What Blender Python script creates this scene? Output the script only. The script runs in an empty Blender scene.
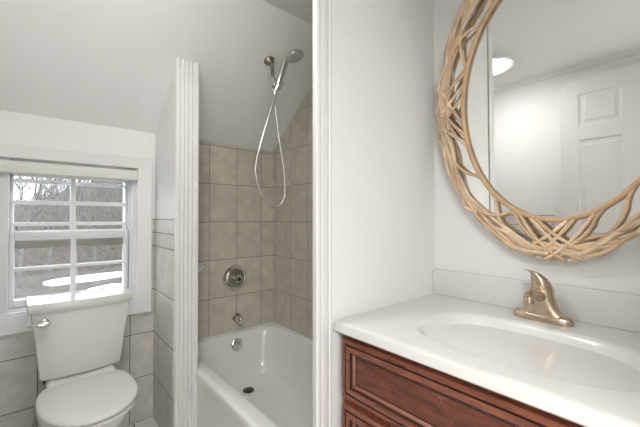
import bpy, bmesh, math, random
from mathutils import Vector, Matrix
random.seed(7)
C = bpy.context.scene.collection
SC = bpy.context.scene
PI = math.pi
R = math.radians

# ------------------------------------------------------------------ camera
EYE = 1.15
cam_d = bpy.data.cameras.new('camera')
cam_d.sensor_width = 36.0
cam_d.lens = 330.55 * 36.0 / 640.0
cam_d.clip_start = 0.01
cam_d.clip_end = 300
cam = bpy.data.objects.new('camera', cam_d)
C.objects.link(cam)
cam.location = (0, 0, EYE)
cam.rotation_euler = (R(90.74), 0, -0.7042)
SC.camera = cam

# ------------------------------------------------------------------ sky, exposure, large lights
world = bpy.data.worlds.new('overcast_sky')
SC.world = world
world.use_nodes = True
wn = world.node_tree.nodes
wn['Background'].inputs['Color'].default_value = (0.86, 0.92, 1.0, 1)
wn['Background'].inputs['Strength'].default_value = 4.8
SC.view_settings.view_transform = 'Standard'
SC.view_settings.look = 'None'
SC.view_settings.exposure = 0.36
SC.view_settings.gamma = 1.0
SC.view_settings.use_curve_mapping = False

LAMP_GLOW = 37.0       # flush ceiling lamp: emission of its diffuser
HALL_FILL_POWER = 52.0      # fill light added in the unseen hall behind the doorway
hall_l = bpy.data.lights.new('hall_fill', 'AREA')
hall_l.shape = 'DISK'
hall_l.size = 0.9
hall_l.energy = HALL_FILL_POWER
hall_l.color = (1.0, 0.985, 0.965)
hall_o = bpy.data.objects.new('hall_fill', hall_l)
C.objects.link(hall_o)
hall_o.location = (-0.75, -0.85, 2.17)

# ------------------------------------------------------------------ room dimensions
D = 2.1025             # window / tap wall
XL, XR = -0.33, 1.33   # left wall, mirror wall
KNEE = 1.645           # height where the slope meets the window wall
SLOPE = 0.7625
CEIL = 2.195
YCREASE = D - (CEIL - KNEE) / SLOPE
YF = -0.12             # doorway wall
YS = 0.783             # face of the divider beside the vanity
XP = 0.517             # toilet face of the short partition
XT = 0.615             # tub apron
def zslope(y):
    return min(CEIL, KNEE + SLOPE * (D - y))

# ------------------------------------------------------------------ materials
def nodes_of(name):
    m = bpy.data.materials.new(name)
    m.use_nodes = True
    return m, m.node_tree.nodes, m.node_tree.links, m.node_tree.nodes['Principled BSDF']

def simple(name, col, rough=0.5, metal=0.0, var=0.0, scale=8.0, bump=0.0, bscale=200.0, spec=0.5, coat=0.0, stretch=(1, 1, 1)):
    m, n, l, b = nodes_of(name)
    b.inputs['Roughness'].default_value = rough
    b.inputs['Metallic'].default_value = metal
    b.inputs['Specular IOR Level'].default_value = spec
    b.inputs['Coat Weight'].default_value = coat
    tc = n.new('ShaderNodeTexCoord')
    mp = n.new('ShaderNodeMapping')
    mp.inputs['Scale'].default_value = stretch
    l.new(tc.outputs['Object'], mp.inputs['Vector'])
    t = n.new('ShaderNodeTexNoise')
    t.inputs['Scale'].default_value = scale
    t.inputs['Detail'].default_value = 5
    l.new(mp.outputs['Vector'], t.inputs['Vector'])
    r = n.new('ShaderNodeValToRGB')
    r.color_ramp.elements[0].position = 0.3
    r.color_ramp.elements[1].position = 0.7
    r.color_ramp.elements[0].color = tuple(c * (1 - var) for c in col) + (1,)
    r.color_ramp.elements[1].color = tuple(min(1, c * (1 + var)) for c in col) + (1,)
    l.new(t.outputs['Fac'], r.inputs['Fac'])
    l.new(r.outputs['Color'], b.inputs['Base Color'])
    if bump:
        t2 = n.new('ShaderNodeTexNoise')
        t2.inputs['Scale'].default_value = bscale
        t2.inputs['Detail'].default_value = 3
        l.new(mp.outputs['Vector'], t2.inputs['Vector'])
        bp = n.new('ShaderNodeBump')
        bp.inputs['Strength'].default_value = bump
        bp.inputs['Distance'].default_value = 0.002
        l.new(t2.outputs['Fac'], bp.inputs['Height'])
        l.new(bp.outputs['Normal'], b.inputs['Normal'])
    return m

def tile_mat(name, axis, u0, w, v0, h, col, grout, g=0.004, rough=0.35, vaxis='Z', contrast=0.16):
    m, n, l, b = nodes_of(name)
    b.inputs['Specular IOR Level'].default_value = 0.4
    tc = n.new('ShaderNodeTexCoord')
    sep = n.new('ShaderNodeSeparateXYZ')
    l.new(tc.outputs['Object'], sep.inputs['Vector'])
    def mth(op, a, bb=None):
        k = n.new('ShaderNodeMath')
        k.operation = op
        for i, v in enumerate((a, bb)):
            if v is None:
                continue
            if isinstance(v, (int, float)):
                k.inputs[i].default_value = v
            else:
                l.new(v, k.inputs[i])
        return k.outputs[0]
    def line(out, o, s):
        q = mth('DIVIDE', mth('SUBTRACT', out, o), s)
        fr = mth('FRACT', q)
        edge = mth('ABSOLUTE', mth('SUBTRACT', fr, 0.5))
        return mth('GREATER_THAN', edge, 0.5 - g / (2 * s)), mth('FLOOR', q)
    lu, iu = line(sep.outputs[axis], u0, w)
    lv, iv = line(sep.outputs[vaxis], v0, h)
    mask = mth('MAXIMUM', lu, lv)
    cmb = n.new('ShaderNodeCombineXYZ')
    l.new(iu, cmb.inputs[0]); l.new(iv, cmb.inputs[1])
    wn_ = n.new('ShaderNodeTexWhiteNoise')
    l.new(cmb.outputs[0], wn_.inputs['Vector'])
    # mottled stone look, shifted tile by tile
    add = n.new('ShaderNodeVectorMath'); add.operation = 'MULTIPLY_ADD'
    l.new(wn_.outputs['Color'], add.inputs[0])
    add.inputs[1].default_value = (7, 7, 7)
    l.new(tc.outputs['Object'], add.inputs[2])
    t = n.new('ShaderNodeTexNoise')
    t.inputs['Scale'].default_value = 11
    t.inputs['Detail'].default_value = 8
    t.inputs['Roughness'].default_value = 0.68
    l.new(add.outputs[0], t.inputs['Vector'])
    r = n.new('ShaderNodeValToRGB')
    r.color_ramp.elements[0].position = 0.3
    r.color_ramp.elements[1].position = 0.72
    r.color_ramp.elements[0].color = tuple(c * (1 - contrast) for c in col) + (1,)
    r.color_ramp.elements[1].color = tuple(min(1, c * (1 + contrast)) for c in col) + (1,)
    l.new(t.outputs['Fac'], r.inputs['Fac'])
    hs = n.new('ShaderNodeHueSaturation')
    l.new(r.outputs['Color'], hs.inputs['Color'])
    l.new(mth('ADD', mth('MULTIPLY', wn_.outputs['Value'], 0.10), 0.95), hs.inputs['Value'])
    mx = n.new('ShaderNodeMix'); mx.data_type = 'RGBA'
    l.new(mask, mx.inputs['Factor'])
    l.new(hs.outputs['Color'], mx.inputs[6])
    mx.inputs[7].default_value = grout + (1,)
    l.new(mx.outputs[2], b.inputs['Base Color'])
    l.new(mth('ADD', mth('MULTIPLY', mask, 0.5), rough), b.inputs['Roughness'])
    bp = n.new('ShaderNodeBump')
    bp.inputs['Strength'].default_value = 0.6
    bp.inputs['Distance'].default_value = 0.002
    l.new(mth('SUBTRACT', mth('MULTIPLY', t.outputs['Fac'], 0.15), mask), bp.inputs['Height'])
    l.new(bp.outputs['Normal'], b.inputs['Normal'])
    return m

def wood_mat(name, stretch, c0, c1, worn=(0.42, 0.25, 0.17), wear=0.5):
    m, n, l, b = nodes_of(name)
    b.inputs['Roughness'].default_value = 0.34
    b.inputs['Coat Weight'].default_value = 0.25
    b.inputs['Coat Roughness'].default_value = 0.25
    tc = n.new('ShaderNodeTexCoord')
    mp = n.new('ShaderNodeMapping')
    mp.inputs['Scale'].default_value = stretch
    l.new(tc.outputs['Object'], mp.inputs['Vector'])
    t = n.new('ShaderNodeTexNoise')
    t.inputs['Scale'].default_value = 9
    t.inputs['Detail'].default_value = 9
    t.inputs['Roughness'].default_value = 0.62
    t.inputs['Distortion'].default_value = 0.6
    l.new(mp.outputs['Vector'], t.inputs['Vector'])
    r = n.new('ShaderNodeValToRGB')
    r.color_ramp.elements[0].position = 0.32
    r.color_ramp.elements[1].position = 0.7
    r.color_ramp.elements[0].color = c0 + (1,)
    r.color_ramp.elements[1].color = c1 + (1,)
    l.new(t.outputs['Fac'], r.inputs['Fac'])
    # scuffs: small worn flecks that cluster
    s1 = n.new('ShaderNodeTexNoise'); s1.inputs['Scale'].default_value = 260; s1.inputs['Detail'].default_value = 4
    s2 = n.new('ShaderNodeTexNoise'); s2.inputs['Scale'].default_value = 9
    l.new(tc.outputs['Object'], s1.inputs['Vector']); l.new(tc.outputs['Object'], s2.inputs['Vector'])
    mu = n.new('ShaderNodeMath'); mu.operation = 'MULTIPLY'
    l.new(s1.outputs['Fac'], mu.inputs[0]); l.new(s2.outputs['Fac'], mu.inputs[1])
    r2 = n.new('ShaderNodeValToRGB')
    r2.color_ramp.elements[0].position = 0.37
    r2.color_ramp.elements[1].position = 0.5
    r2.color_ramp.elements[0].color = (0, 0, 0, 1)
    r2.color_ramp.elements[1].color = (wear, wear, wear, 1)
    l.new(mu.outputs[0], r2.inputs['Fac'])
    mx = n.new('ShaderNodeMix'); mx.data_type = 'RGBA'
    l.new(r2.outputs['Color'], mx.inputs['Factor'])
    l.new(r.outputs['Color'], mx.inputs[6])
    mx.inputs[7].default_value = worn + (1,)
    l.new(mx.outputs[2], b.inputs['Base Color'])
    return m

M = {}
M['paint'] = simple('white_wall_paint', (0.82, 0.815, 0.80), 0.6, var=0.012, scale=3, bump=0.12, bscale=90)
M['ceiling'] = simple('white_ceiling_paint_lit', (0.87, 0.87, 0.86), 0.7, var=0.012, scale=3, bump=0.15, bscale=90)  # slope copy of the ceiling paint, lightened to stand in for brighter light
M['ceiling_shaded'] = simple('white_ceiling_paint_shaded', (0.76, 0.76, 0.75), 0.7, var=0.012, scale=3, bump=0.15, bscale=90)  # same ceiling paint, darkened so the flat part looks more shaded
M['trim'] = simple('white_gloss_trim', (0.78, 0.775, 0.765), 0.35, var=0.01)
M['door'] = simple('white_door_paint', (0.72, 0.71, 0.68), 0.4, var=0.01)
M['vinyl'] = simple('white_window_vinyl', (0.76, 0.76, 0.76), 0.35, var=0.01)
M['liner'] = simple('grey_jamb_liner', (0.74, 0.75, 0.77), 0.4, var=0.01)
TC, GC = (0.555, 0.525, 0.445), (0.24, 0.21, 0.175)
M['tile_tap'] = tile_mat('beige_tile_tap_wall', 'X', 0.840, 0.1925, 0.3715, 0.2503, TC, GC)
M['tile_side'] = tile_mat('beige_tile_long_wall', 'Y', 1.872, 0.188, 0.3715, 0.2503, TC, (0.33, 0.295, 0.25))
NC, NG = (0.66, 0.63, 0.58), (0.17, 0.155, 0.135)
M['tile_nook'] = tile_mat('greige_tile_window_wall', 'X', 0.0, 0.391, 0.0, 0.2468, NC, NG)
M['tile_nook_side'] = tile_mat('greige_tile_partition', 'Y', D, 0.391, 0.0, 0.2468, NC, NG)
M['tile_border'] = tile_mat('greige_border_window_wall', 'X', 0.0, 0.391, 0.993, 0.0735, NC, NG)
M['tile_border_side'] = tile_mat('greige_border_partition', 'Y', D, 0.391, 0.993, 0.0735, NC, NG)
M['tile_floor'] = tile_mat('pale_floor_tile', 'X', 0.41, 0.31, D - 0.31, 0.31, (0.72, 0.70, 0.66), (0.16, 0.14, 0.12), g=0.006, vaxis='Y', contrast=0.08)
M['porcelain'] = simple('white_porcelain', (0.78, 0.775, 0.75), 0.08, var=0.008, coat=0.3)
M['seat'] = simple('white_seat_plastic', (0.80, 0.795, 0.78), 0.16, var=0.006)
M['tub'] = simple('white_enamel', (0.80, 0.795, 0.765), 0.14, var=0.015, scale=5, coat=0.2)
M['marble'] = simple('white_cultured_marble', (0.71, 0.70, 0.68), 0.26, var=0.015, scale=4, coat=0.15)
M['caulk'] = simple('aged_caulk', (0.66, 0.63, 0.55), 0.6, var=0.05)
M['chrome'] = simple('chrome', (0.72, 0.72, 0.71), 0.12, 1.0, var=0.03)
M['nickel_dark'] = simple('tarnished_nickel', (0.36, 0.33, 0.27), 0.3, 1.0, var=0.15, scale=30)
M['hose'] = simple('braided_steel_hose', (0.62, 0.61, 0.58), 0.28, 1.0, var=0.2, scale=300)
M['spray'] = simple('grey_spray_rubber', (0.50, 0.50, 0.49), 0.4)
M['bronze'] = simple('brushed_champagne_bronze', (0.54, 0.44, 0.325), 0.27, 1.0, var=0.10, scale=40, bump=0.1, bscale=400)
M['black'] = simple('black_rubber', (0.03, 0.03, 0.03), 0.5)
M['dark_hole'] = simple('dark_drain', (0.10, 0.10, 0.095), 0.35, 0.8)
M['wood_h'] = wood_mat('cherry_wood_horizontal', (9, 1.2, 9), (0.11, 0.033, 0.019), (0.29, 0.095, 0.052))
M['wood_v'] = wood_mat('cherry_wood_vertical', (9, 9, 1.2), (0.11, 0.033, 0.019), (0.29, 0.095, 0.052))
M['wood_panel'] = wood_mat('dark_cherry_panel', (9, 1.2, 9), (0.075, 0.024, 0.015), (0.19, 0.06, 0.036), wear=0.6)
M['glaze'] = simple('dark_glaze', (0.035, 0.012, 0.008), 0.4, var=0.3, scale=40)
M['twig'] = simple('peeled_tan_willow', (0.64, 0.46, 0.295), 0.6, var=0.24, scale=16, bump=0.3, bscale=150)
M['twig_pale'] = simple('pale_tan_willow', (0.74, 0.57, 0.40), 0.6, var=0.2, scale=18, bump=0.3, bscale=150)
M['cane'] = simple('tan_rattan_cane', (0.58, 0.385, 0.23), 0.42, var=0.18, scale=12)
M['blind'] = simple('off_white_blind_vinyl', (0.70, 0.70, 0.655), 0.5, var=0.015)
M['bark'] = simple('grey_bark', (0.115, 0.108, 0.098), 0.9, var=0.4, scale=6)
M['brush'] = simple('brown_brushwood', (0.10, 0.085, 0.066), 0.9, var=0.4, scale=3)
M['soil'] = simple('leaf_litter', (0.050, 0.041, 0.030), 0.95, var=0.6, scale=2.5)
M['storm'] = simple('grey_beige_storm_rail', (0.26, 0.24, 0.20), 0.6, var=0.1)  # darker grey-beige than the rest of the storm frame
M['snow'] = simple('old_snow', (0.80, 0.81, 0.83), 0.7, var=0.05, scale=1)
M['evergreen'] = simple('dark_evergreen', (0.045, 0.06, 0.035), 0.8, var=0.4, scale=5)

def emit_mat(name, col, s):
    m, n, l, b = nodes_of(name)
    b.inputs['Base Color'].default_value = (0.85, 0.85, 0.83, 1)
    b.inputs['Emission Color'].default_value = col + (1,)
    b.inputs['Emission Strength'].default_value = s
    return m
M['diffuser'] = emit_mat('lit_diffuser', (1.0, 0.985, 0.96), LAMP_GLOW)

def glass_mat():
    m = bpy.data.materials.new('window_glass')
    m.use_nodes = True
    n, l = m.node_tree.nodes, m.node_tree.links
    n.clear()
    o = n.new('ShaderNodeOutputMaterial')
    tr = n.new('ShaderNodeBsdfTransparent'); tr.inputs[0].default_value = (0.965, 0.97, 0.968, 1)
    gl = n.new('ShaderNodeBsdfGlossy'); gl.inputs['Roughness'].default_value = 0.01
    mix = n.new('ShaderNodeMixShader'); mix.inputs[0].default_value = 0.018
    l.new(tr.outputs[0], mix.inputs[1]); l.new(gl.outputs[0], mix.inputs[2]); l.new(mix.outputs[0], o.inputs[0])
    return m
M['glass'] = glass_mat()
def mirror_mat():
    m, n, l, b = nodes_of('silvered_glass')
    b.inputs['Base Color'].default_value = (0.90, 0.91, 0.90, 1)
    b.inputs['Metallic'].default_value = 1
    b.inputs['Roughness'].default_value = 0.0
    return m
M['mirror'] = mirror_mat()

# ------------------------------------------------------------------ mesh helpers
def box(bm, x0, y0, z0, x1, y1, z1, bev=0.0, seg=2, mi=0):
    vs = [bm.verts.new(p) for p in ((x0, y0, z0), (x1, y0, z0), (x1, y1, z0), (x0, y1, z0), (x0, y0, z1), (x1, y0, z1), (x1, y1, z1), (x0, y1, z1))]
    fs = [bm.faces.new([vs[i] for i in f]) for f in ((0, 3, 2, 1), (4, 5, 6, 7), (0, 1, 5, 4), (1, 2, 6, 5), (2, 3, 7, 6), (3, 0, 4, 7))]
    for f in fs:
        f.material_index = mi
    if bev:
        es = list({e for f in fs for e in f.edges})
        bmesh.ops.bevel(bm, geom=es, offset=bev, segments=seg, profile=0.5, affect='EDGES')

def loft(bm, loops, cap0=True, cap1=True, closed=True, mis=None):
    rings = [[bm.verts.new(p) for p in lp] for lp in loops]
    n = len(rings[0])
    for k in range(len(rings) - 1):
        a, b = rings[k], rings[k + 1]
        for i in range(n if closed else n - 1):
            j = (i + 1) % n
            f = bm.faces.new((a[i], a[j], b[j], b[i]))
            if mis:
                f.material_index = mis[k]
    if cap0:
        bm.faces.new(list(reversed(rings[0])))
    if cap1:
        f = bm.faces.new(rings[-1])
        if mis:
            f.material_index = mis[-1]
    return rings

def frames(pts):
    pts = [Vector(p) for p in pts]
    tans = []
    for i in range(len(pts)):
        a = pts[max(0, i - 1)]; b = pts[min(len(pts) - 1, i + 1)]
        tans.append((b - a).normalized())
    up = Vector((0, 0, 1)) if abs(tans[0].z) < 0.9 else Vector((1, 0, 0))
    nrm = (up - tans[0] * up.dot(tans[0])).normalized()
    out = []
    for p, t in zip(pts, tans):
        nrm = (nrm - t * nrm.dot(t)).normalized()
        out.append((p, t, nrm, t.cross(nrm)))
    return out

def tube(bm, pts, rad, n=8, caps=True, flat=1.0):
    fr = frames(pts)
    loops = []
    for i, (p, t, a, b) in enumerate(fr):
        r = rad[i] if isinstance(rad, (list, tuple)) else rad
        loops.append([p + a * (r * math.cos(2 * PI * k / n)) + b * (r * flat * math.sin(2 * PI * k / n)) for k in range(n)])
    loft(bm, loops, caps, caps)

def closed_tube(bm, pts, rad, n=10):
    pts = [Vector(p) for p in pts]
    N = len(pts)
    c = sum(pts, Vector()) / N
    rings = []
    for i in range(N):
        t = (pts[(i + 1) % N] - pts[i - 1]).normalized()
        o = (pts[i] - c); o = (o - t * o.dot(t)).normalized()
        b = t.cross(o)
        rings.append([bm.verts.new(pts[i] + o * (rad * math.cos(2 * PI * k / n)) + b * (rad * math.sin(2 * PI * k / n))) for k in range(n)])
    for i in range(N):
        a, b = rings[i], rings[(i + 1) % N]
        for k in range(n):
            j = (k + 1) % n
            bm.faces.new((a[k], a[j], b[j], b[k]))

def lathe(bm, prof, origin, axis, n=32):
    ax = Vector(axis).normalized()
    up = Vector((0, 0, 1)) if abs(ax.z) < 0.9 else Vector((1, 0, 0))
    u = (up - ax * up.dot(ax)).normalized()
    v = ax.cross(u)
    o = Vector(origin)
    loops = [[o + ax * h + (u * math.cos(2 * PI * k / n) + v * math.sin(2 * PI * k / n)) * max(r, 1e-5) for k in range(n)] for r, h in prof]
    loft(bm, loops, True, True)

def spline(pts, sub=6):
    P = [Vector(p) for p in pts]
    P = [P[0] * 2 - P[1]] + P + [P[-1] * 2 - P[-2]]
    out = []
    for i in range(1, len(P) - 2):
        for k in range(sub):
            t = k / sub
            a, b, c, d = P[i - 1], P[i], P[i + 1], P[i + 2]
            out.append(0.5 * ((2 * b) + (c - a) * t + (2 * a - 5 * b + 4 * c - d) * t * t + (3 * b - a - 3 * c + d) * t ** 3))
    out.append(P[-2])
    return out

def prism(bm, poly, axis, a, b):
    # polygon given in the two remaining axes (in x, y, z order), extruded along axis from a to b
    def pt(p, t):
        q = list(p); q.insert('xyz'.index(axis), t); return tuple(q)
    loft(bm, [[pt(p, a) for p in poly], [pt(p, b) for p in poly]])

def obj(name, bm, mats, parent=None, smooth=None, loc=None):
    bmesh.ops.recalc_face_normals(bm, faces=bm.faces[:])
    me = bpy.data.meshes.new(name)
    bm.to_mesh(me); bm.free()
    for m in (mats if isinstance(mats, (list, tuple)) else [mats]):
        me.materials.append(m)
    if smooth is not None:
        for p in me.polygons:
            p.use_smooth = True
        me.set_sharp_from_angle(angle=R(smooth))
    o = bpy.data.objects.new(name, me)
    C.objects.link(o)
    if parent:
        o.parent = parent
    if loc:
        o.location = loc
    return o

def struct(name, bm, mats, parent=None, smooth=None):
    o = obj(name, bm, mats, parent, smooth)
    o['kind'] = 'structure'
    return o

def tag(o, label, cat, group=None, kind=None):
    o['label'] = label
    o['category'] = cat
    if group:
        o['group'] = group
    if kind:
        o['kind'] = kind
    return o

def thing(name, label, cat, loc=(0, 0, 0), rotz=0.0, group=None):
    o = bpy.data.objects.new(name, None)
    C.objects.link(o)
    o.location = loc
    o.rotation_euler = (0, 0, rotz)
    return tag(o, label, cat, group)

def B():
    return bmesh.new()

def sq(t, n):
    c, s = math.cos(t), math.sin(t)
    if n is None:
        k = max(abs(c), abs(s))
    else:
        k = (abs(c) ** n + abs(s) ** n) ** (1.0 / n)
    return c / k, s / k

# ------------------------------------------------------------------ room shell
bm = B(); box(bm, -1.6, -1.6, -0.1, 1.6, D + 0.14, 0.0); struct('floor', bm, M['tile_floor'])
bm = B(); box(bm, -1.6, -1.6, CEIL, 1.6, YCREASE, CEIL + 0.1); struct('ceiling', bm, M['ceiling_shaded'])
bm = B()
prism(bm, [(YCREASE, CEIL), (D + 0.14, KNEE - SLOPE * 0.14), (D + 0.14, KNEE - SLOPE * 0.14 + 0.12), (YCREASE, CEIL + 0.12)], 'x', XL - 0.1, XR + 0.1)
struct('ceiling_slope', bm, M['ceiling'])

WX0, WX1, WZ0, WZ1 = -0.14, 0.421, 0.70, 1.428        # window opening
bm = B()
box(bm, XL - 0.1, D, 0, WX0, D + 0.14, KNEE)
box(bm, WX1, D, 0, XR + 0.1, D + 0.14, KNEE)
box(bm, WX0, D, 0, WX1, D + 0.14, WZ0)
box(bm, WX0, D, WZ1, WX1, D + 0.14, KNEE)
struct('wall_back', bm, M['paint'])
side_poly = [(YF, 0), (D, 0), (D, KNEE), (YCREASE, CEIL), (YF, CEIL)]
bm = B(); prism(bm, side_poly, 'x', XL - 0.1, XL); struct('wall_left', bm, M['paint'])
bm = B(); prism(bm, side_poly, 'x', XR, XR + 0.1); struct('wall_right', bm, M['paint'])
# doorway wall behind the camera
DX0, DX1, DZ = -0.285, 0.50, 2.10
bm = B()
box(bm, XL - 0.1, YF - 0.1, 0, DX0, YF, CEIL)
box(bm, DX1, YF - 0.1, 0, XR + 0.1, YF, CEIL)
box(bm, DX0, YF - 0.1, DZ, DX1, YF, CEIL)
struct('wall_front', bm, M['paint'])
bm = B(); box(bm, -1.6, -1.6, 0, 1.6, -1.5, CEIL); struct('wall_hall', bm, M['paint'])
bm = B(); box(bm, -1.6, -1.5, 0, -1.5, YF - 0.1, CEIL); struct('wall_hall_left', bm, M['paint'])
bm = B(); box(bm, 1.5, -1.5, 0, 1.6, YF - 0.1, CEIL); struct('wall_hall_right', bm, M['paint'])
# divider between vanity and tub, short partition between toilet and tub
bm = B()
prism(bm, [(YS, 0), (0.808, 0), (0.808, CEIL), (YS, CEIL)], 'x', 0.674, XR)
struct('wall_divider', bm, M['paint'])
YP = 1.722
bm = B(); prism(bm, [(YP, 0), (D, 0), (D, KNEE), (YP, zslope(YP))], 'x', XP, 0.606); struct('wall_partition', bm, M['paint'])

# tile facings
T = 0.006
RIM = 0.375
bm = B(); box(bm, 0.612, D - T, RIM, XR, D, KNEE - 0.002); struct('wall_back_shower_tile', bm, M['tile_tap'])
bm = B()
prism(bm, [(0.808, RIM), (D - T, RIM), (D - T, zslope(D - T)), (YCREASE, CEIL), (0.808, CEIL)], 'x', XR - T, XR)
struct('wall_right_shower_tile', bm, M['tile_side'])
bm = B(); prism(bm, [(YP, RIM), (D - T, RIM), (D - T, zslope(D - T) - 0.002), (YP, zslope(YP) - 0.002)], 'x', 0.606, 0.612); struct('wall_partition_shower_tile', bm, M['tile_side'])
bm = B(); box(bm, 0.70, 0.808, RIM, XR - T, 0.814, CEIL); struct('wall_divider_shower_tile', bm, M['tile_tap'])
CX0, CX1, CZ0, CZ1 = -0.225, 0.496, 0.612, 1.49      # window casing outer edge
bm = B()
box(bm, XL, D - T, 0, XP, D, CZ0)
box(bm, XL, D - T, CZ0, CX0, D, 0.9935)
box(bm, CX1, D - T, CZ0, XP, D, 0.9935)
struct('wall_back_wainscot', bm, M['tile_nook'])
bm = B()
box(bm, XL, D - T, 0.9935, CX0, D, 1.143)
box(bm, CX1, D - T, 0.9935, XP, D, 1.143)
struct('wall_back_tile_border', bm, M['tile_border'])
bm = B(); box(bm, XP - T, YP, 0, XP, D - T, 0.9935); struct('wall_partition_wainscot', bm, M['tile_nook_side'])
bm = B(); box(bm, XP - T, YP, 0.9935, XP, D - T, 1.143); struct('wall_partition_tile_border', bm, M['tile_border_side'])
bm = B(); box(bm, XL, 0.745, 0, XL + T, D - T, 0.9935); struct('wall_left_wainscot', bm, M['tile_nook_side'])
bm = B(); box(bm, XL, 0.745, 0.9935, XL + T, D - T, 1.143); struct('wall_left_tile_border', bm, M['tile_border_side'])

# mouldings: fluted casing on the partition end, plain casing on the divider end, crown along the left wall
def flutes(x0, x1, yf, yb, n, depth):
    pts = [(x0, yb), (x0, yf + 0.004), (x0 + 0.003, yf)]
    e = 0.016
    w = (x1 - x0 - 2 * e) / n
    for k in range(n):
        a = x0 + e + k * w
        pts.append((a + 0.002, yf))
        for q in range(1, 8):
            t = q / 8
            pts.append((a + 0.002 + (w - 0.004) * t, yf + depth * math.sin(PI * t)))
        pts.append((a + w - 0.002, yf))
    pts += [(x1 - 0.003, yf), (x1, yf + 0.004), (x1, yb)]
    return pts
bm = B()
p = flutes(XP - 0.004, 0.626, 1.702, YP, 4, 0.010)
lo = [(x, y, 0) for x, y in p]
hi = [(x, y, zslope(y) - 0.001) for x, y in p]
loft(bm, [lo, hi])
struct('trim_2', bm, M['trim'], smooth=50)
bm = B()
yf, yb = 0.774, YS
p = [(0.645 + .0, 0.808), (0.637, 0.79), (0.6355, 0.778), (0.637, 0.777), (0.642, yf), (0.650, yf + 0.001), (0.653, yf + 0.003), (0.656, yf + 0.002), (0.684, yf + 0.002),
     (0.687, yf + 0.004), (0.690, yf + 0.001), (0.699, yf + 0.002), (0.705, yf + 0.006), (0.7065, yb), (0.662, yb), (0.662, 0.808)]
loft(bm, [[(x + (.011 if x < .70 else .003), y, 0) for x, y in p], [(x + (.011 if x < .70 else .003), y, CEIL) for x, y in p]])
struct('trim_3', bm, M['trim'], smooth=45)
bm = B()
p = [(XL, CEIL), (XL + 0.030, CEIL), (XL + 0.029, CEIL - 0.006), (XL + 0.022, CEIL - 0.012), (XL + 0.012, CEIL - 0.022), (XL + 0.007, CEIL - 0.030), (XL, CEIL - 0.031)]
loft(bm, [[(x, YF, z) for x, z in p], [(x, YCREASE, z) for x, z in p]])
struct('trim_4', bm, M['trim'], smooth=50)

# ------------------------------------------------------------------ window: casing, frame, two sashes
def rect_frame(bm, ox0, oz0, ox1, oz1, prof):
    # prof: list of (inset, y); nested rectangles lofted outward to inward, mitred corners
    loops = [[(ox0 + i, y, oz0 + i), (ox1 - i, y, oz0 + i), (ox1 - i, y, oz1 - i), (ox0 + i, y, oz1 - i)] for i, y in prof]
    loft(bm, loops + [loops[0]], False, False)
bm = B()
cw = 0.083
def casing_loop(i, y):
    f = i / cw
    return [(CX0 + (WX0 - CX0) * f, y, CZ0 + (WZ0 - CZ0) * f), (CX1 + (WX1 - CX1) * f, y, CZ0 + (WZ0 - CZ0) * f),
            (CX1 + (WX1 - CX1) * f, y, CZ1 + (WZ1 - CZ1) * f), (CX0 + (WX0 - CX0) * f, y, CZ1 + (WZ1 - CZ1) * f)]
prof = [(0, D), (0, D - 0.022), (0.003, D - 0.025), (0.008, D - 0.0245), (0.078, D - 0.018), (0.083, D - 0.014), (0.083, D)]
lp = [casing_loop(*q) for q in prof]
loft(bm, lp + [lp[0]], False, False)
struct('trim_1', bm, M['trim'])

win = bpy.data.objects.new('window_1', None); C.objects.link(win); win['kind'] = 'structure'
bm = B()
yo = D + 0.135
box(bm, WX0, D + 0.001, WZ0, -0.109, yo, WZ1); box(bm, 0.3885, D + 0.06, WZ0, WX1, yo, WZ1)
box(bm, 0.402, D + 0.012, WZ0, WX1, D + 0.06, WZ1)
box(bm, 0.392, D + 0.02, WZ0, 0.402, D + 0.06, 1.078, 0.001)
box(bm, -0.109, D + 0.02, WZ0, -0.1085, D + 0.06, 1.078)
box(bm, -0.109, D + 0.075, 1.385, 0.3885, yo, WZ1)
box(bm, -0.109, D + 0.02, WZ0, 0.3885, yo, 0.718)
obj('window_frame', bm, M['liner'], win)
# inside stool, slightly sloped
bm = B(); box(bm, WX0 + 0.001, D - 0.012, WZ0 - 0.004, WX1 - 0.001, D + 0.045, WZ0 + 0.008, 0.004); obj('window_sill', bm, M['vinyl'], win)

def sash(y0, y1, x0, x1, z0, z1, stile, top, bot, vm, hms, name='sash'):
    bm = B()
    box(bm, x0, y0, z0, x0 + stile, y1, z1, 0.003); box(bm, x1 - stile, y0, z0, x1, y1, z1, 0.003)
    box(bm, x0 + stile, y0 + .001, z0, x1 - stile, y1 - .001, z0 + bot, 0.003)
    box(bm, x0 + stile, y0 + .001, z1 - top, x1 - stile, y1 - .001, z1, 0.003)
    s = obj(name, bm, M['vinyl'], win, smooth=40)
    gx0, gx1 = x0 + stile, x1 - stile
    bm = B()
    box(bm, vm[0], y0 + .002, z0 + bot, vm[1], y1 - .002, z1 - top, 0.002)
    obj('muntin', bm, M['vinyl'], s)
    for a, b in hms:
        for xa, xb in ((gx0, vm[0]), (vm[1], gx1)):
            bm = B(); box(bm, xa, y0 + .002, a, xb, y1 - .002, b, 0.002); obj('muntin', bm, M['vinyl'], s)
    zs = [z0 + bot] + [q for h in hms for q in h] + [z1 - top]
    ym = (y0 + y1) / 2
    for i in range(0, len(zs), 2):
        for xa, xb in ((gx0, vm[0]), (vm[1], gx1)):
            bm = B(); box(bm, xa, ym - .002, zs[i], xb, ym + .002, zs[i + 1]); obj('pane', bm, M['glass'], s)
    return s
sash(2.146, 2.176, -0.1075, 0.387, 0.719, 1.083, 0.018, 0.040, 0.036, (0.127, 0.149), [(0.893, 0.909)])
sash(2.182, 2.212, -0.1075, 0.387, 1.040, 1.384, 0.012, 0.028, 0.036, (0.125, 0.148), [(1.109, 1.127), (1.216, 1.237)])
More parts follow.
